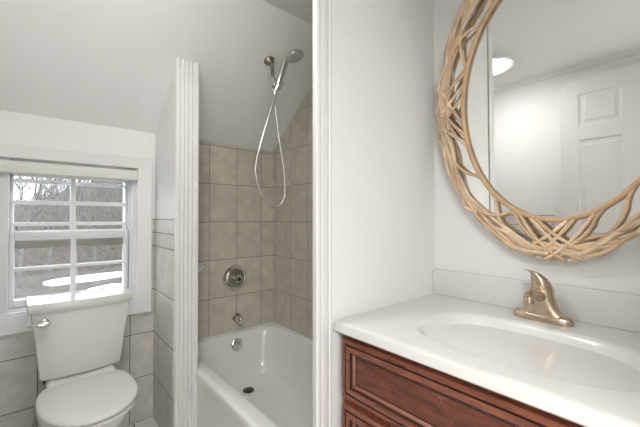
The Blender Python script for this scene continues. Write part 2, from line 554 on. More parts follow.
# storm window outside
bm = B()
yq = 2.222
box(bm, -0.108, yq, 0.72, -0.095, yq + 0.012, 1.385); box(bm, 0.374, yq, 0.72, 0.387, yq + 0.012, 1.385)
box(bm, -0.095, yq, 1.325, 0.374, yq + 0.012, 1.345); box(bm, -0.095, yq, 1.372, 0.374, yq + 0.012, 1.385)
box(bm, -0.095, yq, 1.06, 0.374, yq + 0.012, 1.085); box(bm, -0.095, yq, 0.72, 0.374, yq + 0.012, 0.745)
obj('storm_frame', bm, M['vinyl'], win)
bm = B(); box(bm, -0.095, yq, 0.995, 0.374, yq + 0.012, 1.036); obj('storm_rail', bm, M['storm'], win)
bm = B(); box(bm, 0.373, 2.138, 0.90, 0.381, 2.146, 0.915, 0.001); obj('tilt_latch', bm, M['liner'], win)

# roller blind headbox hung across the top of the window
bl = thing('roller_blind', 'off-white roller blind rolled up in its headbox across the window top', 'blind', (0.14, 2.08, 1.36))
bm = B()
pr = [(2.128, 1.360), (2.076, 1.356), (2.066, 1.362), (2.064, 1.385), (2.067, 1.404), (2.074, 1.413), (2.128, 1.415)]
prism(bm, [(y - 2.08, z - 1.36) for y, z in pr], 'x', -0.272, 0.270)
obj('headbox', bm, M['blind'], bl, smooth=50)
for x in (-0.279, 0.270):
    bm = B(); prism(bm, [((y - 2.096) * 1.03 + 0.016, (z - 1.386) * 1.06 + 0.026) for y, z in pr], 'x', x, x + 0.007); obj('end_cap', bm, M['blind'], bl, smooth=50)
bm = B(); box(bm, -0.235, 0.020, -0.014, 0.230, 0.026, 0.004, 0.002); obj('hem_bar', bm, M['vinyl'], bl)

# ------------------------------------------------------------------ door leaf opened flat against the left wall (seen in the mirror)
dr = bpy.data.objects.new('door_1', None); C.objects.link(dr); dr['kind'] = 'structure'
xa, xb = XL + 0.016, XL + 0.052
dy0, dy1, dz0, dz1 = -0.075, 0.690, 0.012, 2.100
def panel_face(bm, y0, z0, y1, z1, prof, x, sgn):
    loops = [[(x + sgn * h, y0 + i, z0 + i), (x + sgn * h, y1 - i, z0 + i), (x + sgn * h, y1 - i, z1 - i), (x + sgn * h, y0 + i, z1 - i)] for i, h in prof]
    return loft(bm, loops, False, True)
cols = [(dy0 + 0.105, dy0 + 0.335), (0.354, 0.587)]
rows = [(0.20, 0.80), (0.98, 1.665), (1.758, 1.985)]
bm = B()
ys = [dy0, cols[0][0], cols[0][1], cols[1][0], cols[1][1], dy1]
zs = [dz0] + [q for r_ in rows for q in r_] + [dz1]
for i in range(5):
    for j in range(7):
        if i in (1, 3) and j in (1, 3, 5):
            panel_face(bm, ys[i], zs[j], ys[i + 1], zs[j + 1], [(0, 0), (0.008, -0.008), (0.014, -0.010), (0.030, -0.010), (0.042, -0.003)], xb, 1)
            continue
        vs = [bm.verts.new(q) for q in ((xb, ys[i], zs[j]), (xb, ys[i + 1], zs[j]), (xb, ys[i + 1], zs[j + 1]), (xb, ys[i], zs[j + 1]))]
        bm.faces.new(vs)
bmesh.ops.remove_doubles(bm, verts=bm.verts[:], dist=1e-5)
es = [e for e in bm.edges if e.is_boundary]
ret = bmesh.ops.extrude_edge_only(bm, edges=es)
for v in [g for g in ret['geom'] if isinstance(g, bmesh.types.BMVert)]:
    v.co.x = xa
bmesh.ops.holes_fill(bm, edges=[e for e in bm.edges if e.is_boundary])
obj('door_leaf', bm, M['door'], dr)
bm = B(); lathe(bm, [(0.026, 0), (0.026, 0.006), (0.012, 0.010), (0.011, 0.035), (0.022, 0.042), (0.027, 0.055), (0.022, 0.066), (0.004, 0.070)], (xb, 0.625, 0.95), (1, 0, 0), 24); obj('door_handle', bm, M['nickel_dark'], dr, smooth=40)
for z in (0.25, 1.05, 1.85):
    bm = B(); lathe(bm, [(0.007, 0), (0.007, 0.09)], (xb - 0.002, dy0 - 0.006, z), (0, 0, 1), 12); obj('hinge', bm, M['nickel_dark'], dr, smooth=40)

# ------------------------------------------------------------------ ceiling lamp (seen in the mirror)
LX, LY = 0.215, 0.985
cl = thing('ceiling_light', 'round white flush ceiling lamp, lit, seen in the mirror', 'lamp', (LX, LY, CEIL))
bm = B(); lathe(bm, [(0.160, 0), (0.160, -0.020), (0.156, -0.027), (0.136, -0.028), (0.136, -0.004)], (0, 0, 0), (0, 0, 1), 48); obj('lamp_base', bm, M['trim'], cl, smooth=40)
bm = B(); lathe(bm, [(0.134, -0.018), (0.132, -0.027), (0.118, -0.038), (0.090, -0.045), (0.050, -0.049), (0.004, -0.050)], (0, 0, 0), (0, 0, 1), 48); obj('diffuser', bm, M['diffuser'], cl, smooth=60)

# ------------------------------------------------------------------ bathtub
tub = thing('bathtub', 'white alcove bathtub with straight apron along the tiled walls', 'bathtub', (0, 0, 0))
N = 96
ts = [2 * PI * k / N for k in range(N)]
def rr(x0, x1, y0, y1, n, z):
    cx, cy, hx, hy = (x0 + x1) / 2, (y0 + y1) / 2, (x1 - x0) / 2, (y1 - y0) / 2
    return [(cx + hx * sq(t, n)[0], cy + hy * sq(t, n)[1], z) for t in ts]
ty0, ty1, tx1 = 0.816, D - T, XR - T
loops = [rr(XT, tx1, ty0, ty1, None, 0.0), rr(XT, tx1, ty0, ty1, None, 0.06), rr(XT + .006, tx1, ty0, ty1, None, 0.065), rr(XT + .006, tx1, ty0, ty1, None, RIM - 0.05), rr(XT, tx1, ty0, ty1, None, RIM - 0.035), rr(XT, tx1, ty0, ty1, None, RIM - 0.012), rr(XT + .004, tx1, ty0, ty1, None, RIM - 0.004), rr(XT + .012, tx1 - .0, ty0, ty1, None, RIM),
         rr(XT + .030, tx1 - .008, ty0 + .02, ty1 - .008, 14, RIM), rr(XT + .062, tx1 - .018, ty0 + .05, ty1 - .018, 9, RIM),
         rr(XT + .070, tx1 - .024, ty0 + .058, ty1 - .024, 8, RIM - .003), rr(XT + .078, tx1 - .032, ty0 + .066, ty1 - .031, 7.5, RIM - .012), rr(XT + .084, tx1 - .039, ty0 + .075, ty1 - .037, 7, RIM - .03),
         rr(XT + .092, tx1 - .048, ty0 + .11, ty1 - .050, 6, RIM - .10), rr(XT + .105, tx1 - .062, ty0 + .17, ty1 - .068, 5.5, RIM - .20),
         rr(XT + .122, tx1 - .080, ty0 + .23, ty1 - .088, 5, 0.115), rr(XT + .145, tx1 - .103, ty0 + .27, ty1 - .112, 4.5, 0.082), rr(XT + .18, tx1 - .138, ty0 + .31, ty1 - .15, 4, 0.066), rr(XT + .24, tx1 - .2, ty0 + .38, ty1 - .22, 3, 0.062)]
bm = B(); loft(bm, loops, True, True); obj('tub_shell', bm, M['tub'], tub, smooth=40)
# overflow plate
oc = Vector((1.012, D - 0.0585, 0.306)); on = Vector((0, -1, 0.17)).normalized()
bm = B(); lathe(bm, [(0.040, -0.004), (0.040, 0.003), (0.036, 0.007), (0.012, 0.010), (0.001, 0.010)], oc, on, 32); ov = obj('overflow_plate', bm, M['chrome'], tub, smooth=40)
bm = B(); tube(bm, [oc + on * 0.008, oc + on * 0.022 + Vector((0.004, 0, 0.006)), oc + on * 0.028 + Vector((0.010, 0, 0.018))], [0.007, 0.006, 0.005], 10); obj('trip_lever', bm, M['chrome'], ov, smooth=50)
bm = B(); lathe(bm, [(0.034, -0.002), (0.034, 0.003), (0.028, 0.006), (0.024, 0.003), (0.024, 0.006), (0.010, 0.010), (0.001, 0.010)], (1.012, 1.885, 0.0665), (0, 0, 1), 32); obj('drain', bm, M['dark_hole'], tub, smooth=40)
# caulk bead round the tub deck
bm = B()
tube(bm, [(XT + .02, ty1 - .001, RIM + .001), (tx1 - .001, ty1 - .001, RIM + .001)], 0.005, 6)
tube(bm, [(tx1 - .001, ty1, RIM + .001), (tx1 - .001, ty0, RIM + .001)], 0.005, 6)
obj('caulk_bead', bm, M['tub'], tub, smooth=60)

# ------------------------------------------------------------------ shower fittings
VX, VZ = 1.017, 0.742
yw = D - T
sv = thing('shower_valve', 'round chrome shower mixer valve on the tiled tap wall', 'shower valve', (VX, yw, VZ))
bm = B(); lathe(bm, [(0.088, 0.0), (0.088, 0.004), (0.084, 0.010), (0.072, 0.013), (0.066, 0.010)], (0, 0, 0), (0, -1, 0), 48); obj('escutcheon', bm, M['chrome'], sv, smooth=40)
bm = B(); lathe(bm, [(0.066, 0.006), (0.064, 0.012), (0.052, 0.018), (0.030, 0.020), (0.028, 0.022)], (0, 0, 0), (0, -1, 0), 40); obj('dial_plate', bm, M['nickel_dark'], sv, smooth=30)
bm = B(); lathe(bm, [(0.020, 0.018), (0.020, 0.040), (0.026, 0.044), (0.028, 0.062), (0.022, 0.070), (0.001, 0.071)], (0, 0, 0), (0, -1, 0), 28)
hd = obj('handle', bm, M['chrome'], sv, smooth=35)
bm = B(); tube(bm, [(0, -0.050, 0), (-0.028, -0.050, 0.012), (-0.050, -0.046, 0.024)], [0.011, 0.009, 0.007], 12); obj('lever', bm, M['chrome'], hd, smooth=50)
bm = B(); lathe(bm, [(0.012, 0.0695), (0.012, 0.0725), (0.001, 0.0725)], (0, 0, 0), (0, -1, 0), 20); obj('index_button', bm, M['black'], hd, smooth=40)

sp = thing('tub_spout', 'short chrome tub spout below the round mixer valve', 'spout', (1.034, yw, 0.470))
bm = B(); lathe(bm, [(0.030, 0), (0.030, 0.006), (0.026, 0.009), (0.024, 0.03)], (0, 0, 0), (0, -1, 0), 28); obj('wall_flange', bm, M['nickel_dark'], sp, smooth=40)
bm = B()
lathe(bm, [(0.022, 0.022), (0.0225, 0.045), (0.023, 0.062), (0.021, 0.074), (0.016, 0.079), (0.001, 0.080)], (0, 0, -0.001), (0, -1, -0.08), 24)
lathe(bm, [(0.017, 0), (0.017, 0.030), (0.014, 0.031), (0.013, 0.026), (0.001, 0.026)], (0, -0.056, 0.0), (0, 0, -1), 20)
obj('spout_body', bm, M['chrome'], sp, smooth=40)

sd = thing('soap_dish', 'small white ceramic soap dish on the shower tile beside the fluted post', 'soap dish', (0.742, yw, 0.838))
bm = B()
def half(r, z, n=20, dy=0):
    return [(r * math.cos(PI + PI * k / n), 0.95 * r * math.sin(PI + PI * k / n) - dy, z) for k in range(n + 1)]
loft(bm, [half(0.045, -0.030), half(0.062, -0.016), half(0.074, 0.002), half(0.076, 0.008), half(0.074, 0.012), half(0.066, 0.010), half(0.058, 0.002)], True, True)
obj('dish', bm, M['porcelain'], sd, smooth=50)
bm = B(); box(bm, -0.056, -0.008, -0.034, 0.056, 0, 0.03, 0.006, 3); obj('back_plate', bm, M['porcelain'], sd, smooth=50)

nrm = Vector((0, -SLOPE, -1)).normalized()
ec = Vector((0.978, 1.592, zslope(1.594)))
sa = thing('shower_holder', 'dark nickel shower arm and holder coming out of the sloped ceiling', 'shower arm', ec)
bm = B(); lathe(bm, [(0.030, 0), (0.030, 0.004), (0.026, 0.012), (0.014, 0.020), (0.012, 0.026)], (0, 0, 0), nrm, 28); obj('flange', bm, M['nickel_dark'], sa, smooth=40)
br = Vector((0.961, 1.515, 1.885))      # swivel at the arm's end
ap = spline([Vector((0, 0, 0)), nrm * 0.045, (br - ec) * 0.72 , br - ec], 6)
bm = B(); tube(bm, ap, [0.010] * len(ap), 12); obj('pipe', bm, M['nickel_dark'], sa, smooth=50)
bm = B()
d_ = (br - ec).normalized()
lathe(bm, [(0.013, -0.030), (0.016, -0.026), (0.016, -0.004), (0.013, 0.0), (0.013, 0.012), (0.017, 0.016), (0.017, 0.034), (0.012, 0.038)], br - ec, d_, 20)
obj('swivel_joint', bm, M['chrome'], sa, smooth=40)
cr = br - ec + Vector((0.018, -0.022, -0.018))
bm = B(); lathe(bm, [(0.019, -0.020), (0.021, -0.014), (0.021, 0.016), (0.019, 0.022)], cr, (0.42, -0.18, 0.89), 20); obj('holder_clip', bm, M['chrome'], sa, smooth=40)

h0 = br + Vector((0.004, -0.018, -0.050)); h1 = Vector((1.003, 1.465, 1.990))
hs_ = thing('hand_shower', 'chrome hand shower on its looped steel hose, in the holder', 'hand shower', h0)
hv = (h1 - h0)
hp = spline([Vector((0, 0, 0)), hv * 0.35, hv * 0.7, hv, hv + Vector((0.014, -0.016, 0.016))], 5)
bm = B(); tube(bm, hp, [0.0135 + 0.004 * math.sin(PI * min(1, i / len(hp))) for i in range(len(hp))], 14); obj('handle', bm, M['chrome'], hs_, smooth=50)
hc = Vector((1.034, 1.428, 2.016)) - h0
fn = Vector((0.16, -0.30, -0.94)).normalized()
bm = B(); lathe(bm, [(0.002, -0.024), (0.022, -0.022), (0.040, -0.013), (0.049, -0.002), (0.050, 0.006), (0.046, 0.011)], hc, fn, 36); obj('spray_head', bm, M['chrome'], hs_, smooth=40)
bm = B(); lathe(bm, [(0.044, 0.008), (0.043, 0.013), (0.030, 0.014), (0.001, 0.014)], hc, fn, 36)
u_ = fn.orthogonal().normalized(); v_ = fn.cross(u_)
for ring_r, cnt in ((0.012, 6), (0.024, 12), (0.036, 18)):
    for k in range(cnt):
        a = 2 * PI * k / cnt
        lathe(bm, [(0.0022, 0.013), (0.0016, 0.017)], hc + u_ * ring_r * math.cos(a) + v_ * ring_r * math.sin(a), fn, 6)
obj('spray_face', bm, M['spray'], hs_, smooth=40)
# hose: measured loop hanging from the handle and back up to the arm's outlet
hose = [(0.002, 0, -0.004), (-0.032, 0.002, -0.11), (-0.080, 0.004, -0.26), (-0.118, 0.004, -0.400), (-0.120, 0.004, -0.47), (-0.090, 0.003, -0.560), (-0.040, 0.0, -0.615), (0.002, -0.004, -0.632), (0.040, -0.006, -0.592), (0.052, -0.006, -0.53), (0.043, -0.004, -0.41), (0.018, 0.004, -0.25), (0.004, 0.012, -0.11), (0.000, 0.018, -0.01), (-0.002, 0.020, 0.016)]
hose = [Vector((x, y, z)) for x, y, z in hose]
bm = B(); tube(bm, spline(hose, 10), 0.0062, 8); obj('hose', bm, M['hose'], hs_, smooth=60)

# ------------------------------------------------------------------ toilet
to = thing('toilet', 'white two-piece toilet with closed lid under the window', 'toilet', (0.155, 1.953, 0), R(2.5))
def tankloop(hw, yb_, yf_, bow, z, r=0.03, n=16):
    pts = []
    for k in range(n + 1):                   # bowed front, left to right
        t = -1 + 2 * k / n
        pts.append((hw * t, yf_ - bow * (1 - t * t), z))
    pts[0] = (-hw + 0.004, pts[0][1], z); pts[-1] = (hw - 0.004, pts[-1][1], z)
    pts.append((hw, yf_ + 0.008, z))
    pts.append((hw, yb_ - 0.008, z)); pts.append((hw - 0.008, yb_, z)); pts.append((-hw + 0.008, yb_, z)); pts.append((-hw, yb_ - 0.008, z)); pts.append((-hw, yf_ + 0.008, z))
    return pts
bm = B()
loft(bm, [tankloop(0.120, 0.070, -0.055, 0.015, 0.440), tankloop(0.148, 0.080, -0.080, 0.018, 0.446), tankloop(0.153, 0.082, -0.086, 0.020, 0.460), tankloop(0.167, 0.084, -0.100, 0.022, 0.60), tankloop(0.184, 0.086, -0.110, 0.024, 0.744)])
tank = obj('tank', bm, M['porcelain'], to, smooth=35)
bm = B()
loft(bm, [tankloop(0.187, 0.086, -0.113, 0.024, 0.743), tankloop(0.193, 0.088, -0.119, 0.024, 0.749), tankloop(0.1965, 0.090, -0.123, 0.025, 0.766), tankloop(0.1965, 0.090, -0.123, 0.025, 0.783), tankloop(0.1935, 0.087, -0.120, 0.025, 0.788), tankloop(0.16, 0.06, -0.08, 0.02, 0.790)])
obj('tank_lid', bm, M['porcelain'], to, smooth=35)
# flush lever
fl = Vector((-0.140, -0.116, 0.703))
bm = B(); lathe(bm, [(0.020, 0), (0.020, 0.006), (0.016, 0.012), (0.010, 0.014), (0.009, 0.026)], fl, (0, -1, 0), 24)
lev = obj('flush_lever', bm, M['chrome'], to, smooth=40)
bm = B(); tube(bm, [fl + Vector((0.012, -0.024, 0.001)), fl + Vector((-0.010, -0.026, 0)), fl + Vector((-0.030, -0.025, 0.001)), fl + Vector((-0.046, -0.022, 0.002)), fl + Vector((-0.055, -0.020, 0.002))], [0.010, 0.011, 0.007, 0.0065, 0.004], 12); obj('lever_arm', bm, M['chrome'], lev, smooth=50)
# bowl and pedestal
def egg(hw, yb_, yf_, z, nb=2.6, cyf=0.47):
    cy = yb_ + (yf_ - yb_) * cyf
    pts = []
    for k in range(64):
        t = 2 * PI * k / 64
        c, s = math.cos(t), math.sin(t)
        if s >= 0:
            a, b_ = sq(t, nb); pts.append((hw * a, cy + (yb_ - cy) * b_, z))
        else:
            a, b_ = sq(t, 2.1); pts.append((hw * a, cy + (cy - yf_) * b_, z))
    return pts
bm = B()
loft(bm, [egg(0.115, 0.02, -0.34, 0.0, 4), egg(0.112, 0.02, -0.335, 0.03, 4), egg(0.100, 0.02, -0.32, 0.08, 3.5), egg(0.100, 0.03, -0.34, 0.16, 3), egg(0.125, 0.04, -0.40, 0.25, 3), egg(0.155, 0.05, -0.45, 0.32, 2.8), egg(0.161, 0.05, -0.490, 0.36, 2.6), egg(0.163, 0.05, -0.494, 0.376, 2.6), egg(0.158, 0.045, -0.486, 0.381, 2.6)])
bowl = obj('bowl', bm, M['porcelain'], to, smooth=50)
bm = B()
loft(bm, [tankloop(0.110, 0.075, -0.12, 0.0, 0.33), tankloop(0.125, 0.08, -0.135, 0.0, 0.375), tankloop(0.130, 0.08, -0.135, 0.0, 0.42), tankloop(0.118, 0.07, -0.08, 0.0, 0.441)])
obj('deck', bm, M['porcelain'], to, smooth=40)
bm = B()
loft(bm, [egg(0.164, -0.070, -0.503, 0.3835, 3.2), egg(0.169, -0.066, -0.508, 0.388, 3.2), egg(0.169, -0.066, -0.508, 0.396, 3.2), egg(0.164, -0.070, -0.503, 0.401, 3.2)])
obj('seat', bm, M['seat'], to, smooth=40)
bm = B()
loft(bm, [egg(0.166, -0.068, -0.505, 0.4045, 3.2), egg(0.1705, -0.064, -0.510, 0.409, 3.2), egg(0.1705, -0.064, -0.510, 0.417, 3.2), egg(0.166, -0.069, -0.505, 0.4225, 3.2), egg(0.152, -0.082, -0.490, 0.4255, 3.2), egg(0.10, -0.13, -0.40, 0.428, 2.8)])
obj('seat_lid', bm, M['seat'], to, smooth=50)
for x in (-0.075, 0.075):
    bm = B(); lathe(bm, [(0.012, -0.022), (0.013, -0.018), (0.013, 0.018), (0.012, 0.022)], (x, -0.058, 0.418), (1, 0, 0), 16); obj('hinge', bm, M['seat'], to, smooth=40)
bm = B(); lathe(bm, [(0.013, 0), (0.015, -0.006), (0.015, -0.022), (0.010, -0.026), (0.008, -0.040)], (-0.128, -0.015, 0.4455), (0, 0, 1), 14); obj('tank_bolt', bm, M['black'], to, smooth=40)
bm = B(); tube(bm, spline([(-0.128, 0.045, 0.444), (-0.130, 0.055, 0.36), (-0.155, 0.085, 0.24), (-0.165, 0.115, 0.17)], 6), 0.006, 8); obj('supply_line', bm, M['hose'], to, smooth=60)

# ------------------------------------------------------------------ vanity cabinet, top, faucet
VY0, VY1 = -0.098, 0.762
vc = thing('vanity_cabinet', 'worn cherry-stained bathroom vanity cabinet under the white top', 'cabinet', (0, 0, 0))
FX = 0.748
bm = B()
box(bm, FX, VY0, 0.09, FX + 0.02, VY1, 0.787, 0.002)
box(bm, FX + 0.02, VY0, 0.09, 1.325, VY0 + 0.016, 0.787)
box(bm, FX + 0.02, VY1 - 0.016, 0.09, 1.325, VY1, 0.787)
box(bm, FX + 0.02, VY0 + 0.016, 0.09, 1.325, VY1 - 0.016, 0.106)
obj('carcass', bm, M['wood_v'], vc)
bm = B(); box(bm, FX + 0.06, VY0 + 0.01, 0.001, 1.32, VY1 - 0.01, 0.09); obj('toe_kick', bm, M['glaze'], vc)
MOULD = [(0, -0.001), (0, 0.014), (0.003, 0.018), (0.012, 0.018), (0.014, 0.0145), (0.0165, 0.0145), (0.018, 0.018), (0.026, 0.0205), (0.034, 0.018), (0.036, 0.012), (0.040, 0.011), (0.046, 0.004), (0.050, 0.003)]
MMI = [0, 0, 0, 1, 1, 1, 0, 0, 1, 1, 0, 1, 2]
def front(name, y0, z0, y1, z1, mat):
    bm = B()
    loops = [[(FX - h, y0 + i, z0 + i), (FX - h, y1 - i, z0 + i), (FX - h, y1 - i, z1 - i), (FX - h, y0 + i, z1 - i)] for i, h in MOULD]
    loft(bm, loops, True, True, mis=MMI)
    return obj(name, bm, [mat, M['glaze'], M['wood_panel']], vc)
df_ = front('drawer_front', VY0 + 0.010, 0.590, VY1 - 0.009, 0.7705, M['wood_h'])
for (cy, cz, hy, hz) in ((0.566, 0.7625, 0.013, 0.0022), (0.520, 0.7600, 0.007, 0.0050), (0.534, 0.7600, 0.012, 0.0020)):
    bm = B()
    loft(bm, [[(FX - 0.0172 - h, cy + hy * f * math.cos(t) * (1 + 0.25 * math.sin(3 * t)), cz + hz * f * math.sin(t)) for t in [2 * PI * k / 14 for k in range(14)]] for f, h in ((1, 0.0), (0.7, 0.0012), (0.2, 0.0014))])
    obj('gouge_mark', bm, M['glaze'], df_)
ym = (VY0 + VY1) / 2
for a, b_, kx in ((VY0 + 0.010, ym - 0.002, ym - 0.03), (ym + 0.002, VY1 - 0.009, ym + 0.03)):
    d = front('door', a, 0.105, b_, 0.568, M['wood_v'])
    bm = B(); lathe(bm, [(0.006, 0), (0.006, 0.014), (0.014, 0.020), (0.014, 0.026), (0.001, 0.030)], (FX - 0.018, kx, 0.50), (-1, 0, 0), 18); obj('knob', bm, M['bronze'], d, smooth=40)

vt = thing('vanity_countertop', 'white one-piece vanity top with moulded basin and low backsplash', 'vanity top', (0, 0, 0))
CZ = 0.8208
X0, X1, Y0, Y1 = 0.7185, XR - 0.001, VY0 - 0.02, YS - 0.001
N = 160
ts = [2 * PI * k / N for k in range(N)]
def rect(i_f, i, z):
    # front inset i_f, other sides inset i
    x0, x1, y0, y1 = X0 + i_f, X1 - i, Y0 + i, Y1 - i
    cx, cy = bcx, bcy
    out = []
    for t in ts:
        c, s = math.cos(t), math.sin(t)
        k = 1e9
        if c > 1e-9: k = min(k, (x1 - cx) / c)
        if c < -1e-9: k = min(k, (x0 - cx) / c)
        if s > 1e-9: k = min(k, (y1 - cy) / s)
        if s < -1e-9: k = min(k, (y0 - cy) / s)
        out.append([cx + c * k, cy + s * k, z])
    for (qx, qy) in ((x0, y0), (x1, y0), (x1, y1), (x0, y1)):
        i_ = min(range(N), key=lambda q: (out[q][0] - qx) ** 2 + (out[q][1] - qy) ** 2)
        out[i_][0], out[i_][1] = qx, qy
    return [tuple(q) for q in out]
bcx, bcy, bhx, bhy = 0.985, 0.335, 0.178, 0.262
def bl_(f, z, n=2.9, sh=0.0):
    out = []
    for t in ts:
        c, s = math.cos(t), math.sin(t)
        k = ((abs(c) / (bhx * f)) ** n + (abs(s) / (bhy * f)) ** n) ** (-1 / n)
        out.append((bcx + c * k + sh, bcy + s * k, z))
    return out
loops = [rect(0.02, 0, CZ - 0.03), rect(0.004, 0, CZ - 0.032), rect(0.0, 0, CZ - 0.028), rect(0.0, 0, CZ - 0.006), rect(0.0015, 0.0, CZ - 0.002), rect(0.005, 0.0, CZ), rect(0.025, 0.015, CZ),
         bl_(1.07, CZ), bl_(1.03, CZ - 0.0008), bl_(1.0, CZ - 0.003), bl_(0.975, CZ - 0.008), bl_(0.945, CZ - 0.017), bl_(0.91, CZ - 0.030), bl_(0.86, CZ - 0.047, 2.8, 0.003), bl_(0.79, CZ - 0.066, 2.7, 0.006), bl_(0.70, CZ - 0.084, 2.6, 0.009), bl_(0.58, CZ - 0.100, 2.4, 0.013), bl_(0.44, CZ - 0.112, 2.2, 0.016), bl_(0.28, CZ - 0.119, 2, 0.018), bl_(0.12, CZ - 0.122, 2, 0.02)]
bm = B(); loft(bm, loops, True, True); obj('counter', bm, M['marble'], vt, smooth=35)
bm = B(); box(bm, XR - 0.023, Y0, CZ - 0.001, XR - 0.001, Y1, CZ + 0.106, 0.005, 3); obj('backsplash', bm, M['marble'], vt, smooth=40)
bm = B(); tube(bm, [(XR - 0.018, Y1 - 0.001, CZ + 0.002), (XR - 0.018, Y1 - 0.001, CZ + 0.106)], 0.004, 6); obj('caulk_bead', bm, M['caulk'], vt, smooth=60)

FYC, FXC = 0.350, 1.235
fa = thing('faucet', 'champagne bronze single-lever basin faucet on the white vanity top', 'faucet', (FXC, FYC, CZ))
def stad(hx, hy, z, n=2.6, dx=0.0):
    return [(hx * sq(2 * PI * k / 40, n)[0] + dx, hy * sq(2 * PI * k / 40, n)[1], z) for k in range(40)]
bm = B()
loft(bm, [stad(0.029, 0.083, 0.0), stad(0.030, 0.084, 0.004), stad(0.029, 0.083, 0.016), stad(0.026, 0.079, 0.022), stad(0.024, 0.074, 0.024)])
obj('base_plate', bm, M['bronze'], fa, smooth=40)
bm = B()
loft(bm, [stad(0.027, 0.068, 0.021), stad(0.027, 0.062, 0.025), stad(0.027, 0.053, 0.034), stad(0.027, 0.045, 0.047), stad(0.028, 0.038, 0.062, 2.4), stad(0.029, 0.034, 0.080, 2.3), stad(0.030, 0.0325, 0.098, 2.2), stad(0.030, 0.0325, 0.104, 2.2), stad(0.026, 0.028, 0.107, 2.2)])
obj('body', bm, M['bronze'], fa, smooth=40)
bm = B()
spp = spline([(0.0, 0, 0.068), (-0.035, 0, 0.084), (-0.075, 0, 0.094), (-0.112, 0, 0.097), (-0.128, 0, 0.090)], 5)
tube(bm, spp, [0.0165 - 0.004 * i / (len(spp) - 1) for i in range(len(spp))], 16, flat=1.1)
obj('spout', bm, M['bronze'], fa, smooth=50)
bm = B(); lathe(bm, [(0.014, 0), (0.0145, 0.012), (0.0135, 0.020), (0.010, 0.021), (0.009, 0.016), (0.001, 0.016)], (-0.120, 0, 0.094), (-0.12, 0, -1), 20); obj('aerator', bm, M['bronze'], fa, smooth=40)
bm = B()
LV = [(0.0, 0.103, 0.0300), (0.001, 0.112, 0.0295), (0.003, 0.121, 0.0280), (0.006, 0.130, 0.0250), (0.010, 0.138, 0.0215), (0.015, 0.145, 0.0175), (0.021, 0.151, 0.0140), (0.030, 0.156, 0.0110)]
uL = Vector((-math.cos(R(52)), math.sin(R(52)), 0)); vL = Vector((-uL.y, uL.x, 0))
ll = [[uL * (u + r_ * math.cos(2 * PI * q / 28)) + vL * (r_ * (1.0 + 0.04 * i) * math.sin(2 * PI * q / 28)) + Vector((0, 0, z + 0.10 * r_ * math.cos(2 * PI * q / 28))) for q in range(28)] for i, (u, z, r_) in enumerate(LV)]
for (u, z, a_, b_) in ((0.036, 0.159, 0.012, 0.0115), (0.046, 0.1605, 0.010, 0.009), (0.054, 0.161, 0.004, 0.004)):
    ll.append([uL * (u + a_ * math.cos(2 * PI * q / 28)) + vL * (b_ * math.sin(2 * PI * q / 28)) + Vector((0, 0, z + 0.12 * a_ * math.cos(2 * PI * q / 28))) for q in range(28)])
loft(bm, ll)
obj('lever', bm, M['bronze'], fa, smooth=50)
bm = B(); lathe(bm, [(0.0035, 0), (0.0035, 0.003), (0.001, 0.004)], (-0.0265, 0.006, 0.120), (-1, 0.2, 0.1), 12); obj('set_screw_cap', bm, M['black'], fa, smooth=40)

# ------------------------------------------------------------------ oval mirror in a woven twig frame
MCY, MCZ = 0.328, 1.588
MX = XR - 0.034
mi_ = thing('wall_mirror', 'tall oval wall mirror in a frame of woven tan twigs', 'mirror', (MX, MCY, MCZ))
mi_.rotation_euler = (0, R(0.5) * 0, 0)
TILT = R(0.5)                      # leans a touch out of plumb, top forward
def mp(t, ra, rb, off=0.0):
    # point at angle t on an ellipse, local frame, off = towards the room
    y, z = ra * math.cos(t), rb * math.sin(t)
    return Vector((-off - math.tan(TILT) * z, y, z))
bm = B()
pts = [mp(2 * PI * k / 96, 0.372, 0.517) for k in range(96)]
loft(bm, [[p + Vector((0.004, 0, 0)) for p in pts], pts]); gl = obj('mirror_glass', bm, M['mirror'], mi_)
bm = B()
pts2 = [mp(2 * PI * k / 96, 0.368, 0.512) for k in range(96)]
loft(bm, [[p + Vector((0.020, 0, 0)) for p in pts2], [p + Vector((0.005, 0, 0)) for p in pts2]]); obj('backing_board', bm, M['cane'], mi_)
bm = B()
closed_tube(bm, [mp(2 * PI * k / 120, 0.304, 0.445, 0.011) for k in range(120)], 0.0085, 10)
obj('inner_ring', bm, M['cane'], mi_, smooth=60)

def twig(ts_, fs, offs, rad, mat='twig'):
    """strand through control points: angle (rad), f = 0 at the ring .. 1 at the outer edge, offset from the glass"""
    P = [mp(t, 0.304 + 0.100 * f, 0.445 + 0.126 * f, o) for t, f, o in zip(ts_, fs, offs)]
    S = spline(P, 7)
    n_ = len(S)
    jr = [rad * (1.0 - 0.25 * (i / (n_ - 1))) * (1 + 0.10 * math.sin(i * 1.3 + rad * 9000)) for i in range(n_)]
    bm = B(); tube(bm, S, jr, 8)
    obj('twig', bm, M[mat], mi_, smooth=60)

rnd = random.Random(21)
# long strands that make the band: they run from knot to knot round the oval and weave across one another
for q in range(4):
    a0 = q * PI / 2
    for k in range(9):
        d0 = rnd.uniform(-0.22, 0.16); d1 = PI / 2 + rnd.uniform(-0.16, 0.24)
        m_ = 6
        tt = [a0 + d0 + (d1 - d0) * i / m_ for i in range(m_ + 1)]
        ph = rnd.uniform(0, 2 * PI)
        base = 0.66 + 0.28 * (k / 8)
        ff = [min(0.99, max(0.55, base + 0.13 * math.sin(ph + 2.2 * i))) for i in range(m_ + 1)]
        oo = [0.010 + 0.010 * (1 + math.sin(ph * 2 + 1.9 * i)) for i in range(m_ + 1)]
        if k % 3 == 0:      # free ends stick out as cut stubs
            ff[-1] = 1.06
        if k % 4 == 1:
            ff[0] = 1.05
        if k % 2:
            tt.reverse()
        twig(tt, ff, oo, rnd.uniform(0.0062, 0.0086), 'twig' if k % 3 else 'twig_pale')
